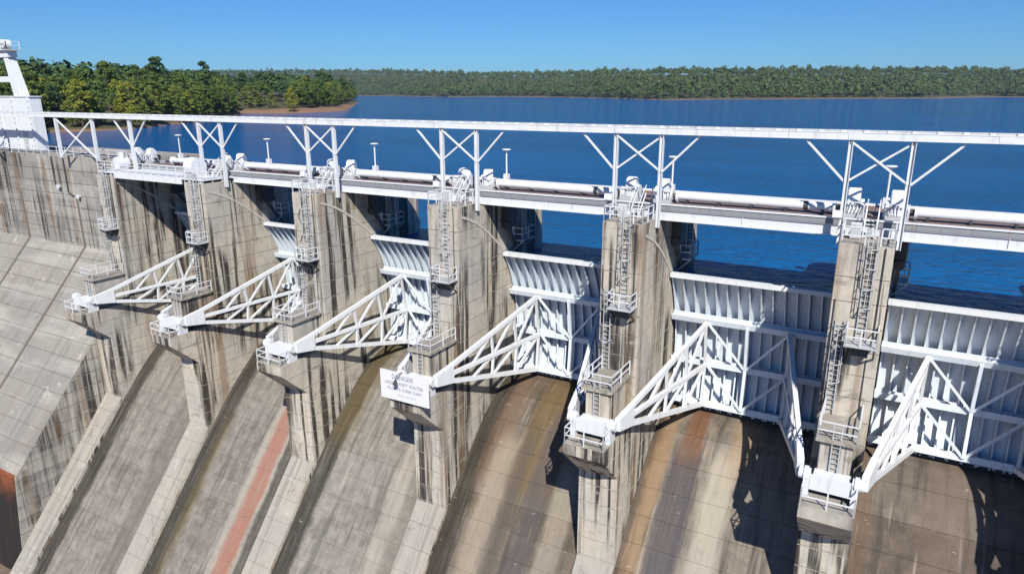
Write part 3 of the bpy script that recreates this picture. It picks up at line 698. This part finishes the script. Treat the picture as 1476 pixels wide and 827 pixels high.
# ---------------------------------------------------------------- far shore and forests
def hdist(px, v):
    p = on_z(px, v, WATER); return math.hypot(p.x-CAM.x, p.y-CAM.y)
shoreV = [(-1200, 139), (-300, 139), (300, 138.4), (500, 138), (560, 138.4), (640, 140), (710, 139.6), (790, 140), (870, 141.6), (950, 144.2), (1050, 143), (1150, 142.6), (1230, 142.0), (1340, 141.6), (1420, 139.8), (1476, 140), (1700, 141), (2400, 141)]
topV = [(-1200, 100), (300, 100), (510, 99), (600, 99.5), (700, 102), (780, 101.5), (870, 98), (960, 95.5), (1100, 95.5), (1300, 94.5), (1420, 96), (1476, 98), (2400, 98)]
def itp(tab, x): return float(np.interp(x, [a for a, _ in tab], [q for _, q in tab]))
HOR = 131.3
cols_u = list(range(-1200, 2401, 24))
rows = [-60, -8, 0, 6, 14, 40, 90, 160, 260, 400, 600, 850, 1200, 2200]
def far_frame(u):
    d = ray(u, HOR); dx = Vector((d.x, d.y, 0)).normalized(); d0 = hdist(u, itp(shoreV, u))
    dr = d0+700
    dt = ray(u, itp(topV, u)); H = CAM.z+dt.z/math.hypot(dt.x, dt.y)*dr-19-WATER
    return dx, d0, H
rng = np.random.default_rng(3)
def far_h(k, H, d0):
    if k < 0: return -.06*abs(k)
    if k < 14: return k*.16
    f = min(1, (k-14)/686); return 2.2+(H-2.2)*(f**.85)-(0 if k < 850 else (k-850)*.004)
vv = []
for u in cols_u:
    dx, d0, H = far_frame(u)
    for k in rows:
        p = Vector((CAM.x, CAM.y, 0))+dx*(d0+k+4*math.sin(u*.05)); vv.append((p.x, p.y, WATER+far_h(k, H, d0)))
nr = len(rows)
tag(obj('far_shore', MB().add(vv, [(c_*nr+j, (c_+1)*nr+j, (c_+1)*nr+j+1, c_*nr+j+1) for c_ in range(len(cols_u)-1) for j in range(nr-1)], True), M_shore), 'low red clay bank and wooded hills across the lake', None, kind='structure')

def leaf_cloud(centres, radii, heights, nq, sq, rng):
    """many leaf-clump quads spread over ellipsoid crowns, as arrays"""
    n = len(centres); d = rng.normal(size=(n, nq, 3)); d /= np.linalg.norm(d, axis=2, keepdims=True)
    d[..., 2] = np.where(d[..., 2] < -.35, -d[..., 2]*.6, d[..., 2])
    rad = rng.uniform(.72, 1.08, size=(n, nq, 1))
    P = centres[:, None, :]+d*rad*np.stack([radii, radii, heights], -1)[:, None, :]
    nn = d+rng.normal(size=d.shape)*.55; nn[..., 2] += .25; nn /= np.linalg.norm(nn, axis=2, keepdims=True)
    a = np.cross(nn, rng.normal(size=d.shape)); a /= np.linalg.norm(a, axis=2, keepdims=True); b_ = np.cross(nn, a)
    s = rng.uniform(.7, 1.3, size=(n, nq, 1))*np.asarray(sq).reshape(-1, 1, 1)
    q = np.stack([P-a*s-b_*s*.6, P+a*s*.8-b_*s, P+a*s+b_*s*.7, P-a*s*.7+b_*s], 2).reshape(-1, 3)
    return q
def quads_mesh(name, q, m_):
    me = bpy.data.meshes.new(name); n = len(q)//4
    me.vertices.add(len(q)); me.vertices.foreach_set('co', q.astype(np.float32).ravel()); me.loops.add(len(q)); me.loops.foreach_set('vertex_index', np.arange(len(q), dtype=np.int32))
    me.polygons.add(n); me.polygons.foreach_set('loop_start', np.arange(0, len(q), 4, dtype=np.int32)); me.update(calc_edges=True); me.validate(); me.materials.append(m_); return me
cs = []; rd = []; ht = []
for u in np.arange(-60, 1540, 2.6):
    dx, d0, H = far_frame(u)
    per = d0*2.6/FPX
    for k in (10, 20, 34, 52, 75, 105, 140, 185, 240, 310, 400, 500, 610, 700, 740, 790, 850):
        if rng.random() > min(1, per/6.5): continue
        uu = u+rng.uniform(-1.3, 1.3); kk = k+rng.uniform(-8, 12)*(k > 10)
        d = ray(uu, HOR); dd = Vector((d.x, d.y, 0)).normalized()*(d0+kk+4*math.sin(uu*.05))
        hgt = rng.uniform(9, 20)*rng.choice([1, 1, 1.15, 1.45])*(0.75 if k < 15 else 1)
        r_ = hgt*rng.uniform(.22, .33)
        cs.append((CAM.x+dd.x, CAM.y+dd.y, WATER+far_h(max(kk, 6), H, d0)+hgt*(.60 if k < 600 else (.42 if k < 760 else .22)))); rd.append(r_); ht.append(hgt*.42)
cs = np.array(cs); rd = np.array(rd); ht = np.array(ht)
tag(link('far_forest', quads_mesh('far_forest', leaf_cloud(cs, rd, ht, 72, rd*.235, rng), M_far)), 'continuous green forest on the hills across the lake', 'forest', kind='stuff')
# far trunks are hidden in the crowns

# ---------------------------------------------------------------- wooded point on the left
front = [on_z(u, v, WATER) for u, v in ((60, 191), (100, 191), (140, 189.5), (190, 186), (240, 180.5), (290, 175), (330, 169), (348, 163.5), (400, 164), (450, 163), (498, 160))]
A0 = Vector((-150, 9, WATER)); Lf = [Vector((-128, 8.5, WATER)), Vector((-190, 30, WATER)), Vector((-235, 70, WATER))]
tip_back = [on_z(504, 157, WATER), on_z(512, 150.5, WATER), on_z(517, 147, WATER)]
line = Lf+front+tip_back
# resample
def resample(pl, step):
    out = [pl[0]]
    for a, bq in zip(pl[:-1], pl[1:]):
        n = max(1, int((bq-a).length/step)); out += [a.lerp(bq, k/n) for k in range(1, n+1)]
    return out
sh = resample(line, 8)
def inward(i):
    a = sh[max(0, i-6)]; bq = sh[min(len(sh)-1, i+6)]; d = (bq-a).normalized(); n_ = Vector((-d.y, d.x, 0))
    f = Vector((-.75, .66, 0))            # inland is away from the camera, to the left
    return (n_*.35+f).normalized() if i < len(sh)-12 else Vector((-.86, .5, 0))
prow = [(-12, -1.5), (0, 0), (3, .9), (9, 1.8), (18, 2.6), (35, 4.0), (70, 6.5), (120, 9), (200, 12), (420, 14)]
vv = []
for i, p in enumerate(sh):
    n_ = inward(i)
    for k, h_ in prow:
        q = p+n_*(k+(1.6*math.sin(i*.9)+1.2*math.sin(i*.37) if k >= 0 else 0)); vv.append((q.x, q.y, WATER+h_+(.25*math.sin(i*1.3+k) if k > 3 else 0)))
nr = len(prow)
tag(obj('wooded_point', MB().add(vv, [(i*nr+j, (i+1)*nr+j, (i+1)*nr+j+1, i*nr+j+1) for i in range(len(sh)-1) for j in range(nr-1)], True), M_shore), 'red clay point of land reaching into the lake at left', None, kind='structure')
def point_h(k): return float(np.interp(k, [a for a, _ in prow], [q for _, q in prow]))

# tree kinds: crown and trunk meshes in metres for a 20 m tree
def make_tree(seed, kind):
    rg = np.random.default_rng(seed); H = 20.0; wf = rg.uniform(.72, 1.2); lo = rg.uniform(.05, .22)
    tr = MB(); lean = rg.normal(size=2)*.4
    tr.tube((0, 0, -.6), (lean[0], lean[1], H*.5), .34, 8, .22); tr.tube((lean[0], lean[1], H*.5), (lean[0]*1.6, lean[1]*1.6, H*.86), .22, 7, .06)
    cl = []; n = 54 if kind != 'pine' else 34
    for k in range(n):
        if kind == 'pine': z = H*rg.uniform(.5, 1.0); rmax = 3.4*(1.12-(z/H))**.6*1.35
        else: z = H*rg.uniform(lo, .98); tt = (z/H-lo)/(.98-lo); rmax = 6.4*wf*math.sqrt(max(.04, math.sin(math.pi*min(1, tt*.86+.16))))
        a = rg.uniform(0, 2*math.pi); r_ = rmax*math.sqrt(rg.uniform(.15, 1))
        c = (lean[0]+r_*math.cos(a), lean[1]+r_*math.sin(a), z); cl.append(c)
        if k % 4 == 0: tr.tube((lean[0]*z/H, lean[1]*z/H, z*.78), c, .10, 5, .03)
    cl = np.array(cl); rr = rg.uniform(1.0, 1.9, len(cl))*(1.0 if kind != 'pine' else .8)
    q = leaf_cloud(cl, rr, rr*.75, 62, np.full(len(cl), .29), rg)
    return q, tr
KIND = []
for k in range(5):
    q, tr = make_tree(20+k, 'oak'); KIND.append(('oak', quads_mesh('crown', q, M_leaf), tr.mesh('trunk', M_bark), quads_mesh('crown', q, M_leafy)))
for k in range(3):
    q, tr = make_tree(60+k, 'pine'); KIND.append(('pine', quads_mesh('crown', q, M_pine), tr.mesh('trunk', M_bark), None))
def proj_u(p):
    d = p-CAM; return 738+FPX*d.dot(rt)/d.dot(fw)
count = 0
for k, stp in ((8, 9), (17, 10), (28, 11), (43, 12), (62, 14)):
    ss = resample(line, stp)
    for i, p0 in enumerate(ss):
        j = min(range(len(sh)), key=lambda q_: (sh[q_]-p0).length); n_ = inward(j)
        kk = k+random.uniform(-4, 5); q = p0+n_*kk+Vector((random.uniform(-3, 3), random.uniform(-3, 3), 0))
        u = proj_u(q)
        if u < -30 or u > 525: continue
        if 345 < u < 470 and k < 25 and random.random() < .85: continue   # open clay bank
        if u > 470 and k < 25: continue
        kd = random.choices(range(8), [3, 3, 3, 3, 3, 1.2, 1.2, 1.2] if k < 50 else [2, 2, 2, 2, 2, 3, 3, 3])[0]
        typ, cme, tme, yme = KIND[kd]
        yel = typ == 'oak' and (150 < u < 195 and k < 40 and random.random() < .75 or random.random() < .13)
        sc = random.choice((random.uniform(.55, .8), random.uniform(.75, 1.0), random.uniform(.95, 1.2)))*(1.18 if typ == 'pine' else .95)*(.82 if k < 20 else 1)
        q.z = WATER+point_h(kk)-.1
        lab = 'yellow-green leafy tree among the trees on the left point' if yel else ('dark pine rising among the trees on the left point' if typ == 'pine' else 'green leafy tree in the wood on the left point')
        T = thing('pine_tree' if typ == 'pine' else 'leafy_tree', lab, 'tree', q, 'pines on the left point' if typ == 'pine' else ('yellow-green trees on the left point' if yel else 'green trees on the left point'))
        T.scale = (sc*random.uniform(.9, 1.12), sc*random.uniform(.9, 1.12), sc); T.rotation_euler.z = random.uniform(0, 6.28)
        link('crown', yme if yel else cme, T); link('trunk', tme, T); count += 1
print('point trees', count)
bc = []; br = []; bh = []
for k in (80, 95, 110, 125, 145, 165, 190):
    for p0 in resample(line, 10):
        j = min(range(len(sh)), key=lambda q_: (sh[q_]-p0).length); kk = k+random.uniform(-7, 7)
        q = p0+inward(j)*kk+Vector((random.uniform(-4, 4), random.uniform(-4, 4), 0))
        if not -60 < proj_u(q) < 519: continue
        hg = random.uniform(14, 22); bc.append((q.x, q.y, WATER+point_h(kk)+hg*.6)); br.append(hg*.26); bh.append(hg*.42)
br = np.array(br)
tag(link('back_forest', quads_mesh('back_forest', leaf_cloud(np.array(bc), br, np.array(bh), 150, br*.17, rng), M_pine)), 'dark mass of wood behind the trees on the left point', 'forest', kind='stuff')

# ---------------------------------------------------------------- thin summer haze over the lake
hz = MB().box(-3990, 3990, -70, 6500, -39.9, 190)
m = bpy.data.materials.new('haze_air'); m.use_nodes = True; nt2 = m.node_tree; nt2.nodes.remove(nt2.nodes['Principled BSDF'])
pv = nt2.nodes.new('ShaderNodeVolumePrincipled'); pv.inputs['Color'].default_value = (.62, .80, 1, 1); pv.inputs['Density'].default_value = .00005; pv.inputs['Anisotropy'].default_value = .1
nt2.links.new(pv.outputs[0], nt2.nodes['Material Output'].inputs['Volume'])
ho = obj('haze', hz, m); tag(ho, 'thin blue haze over the lake and far shore', None, kind='stuff')
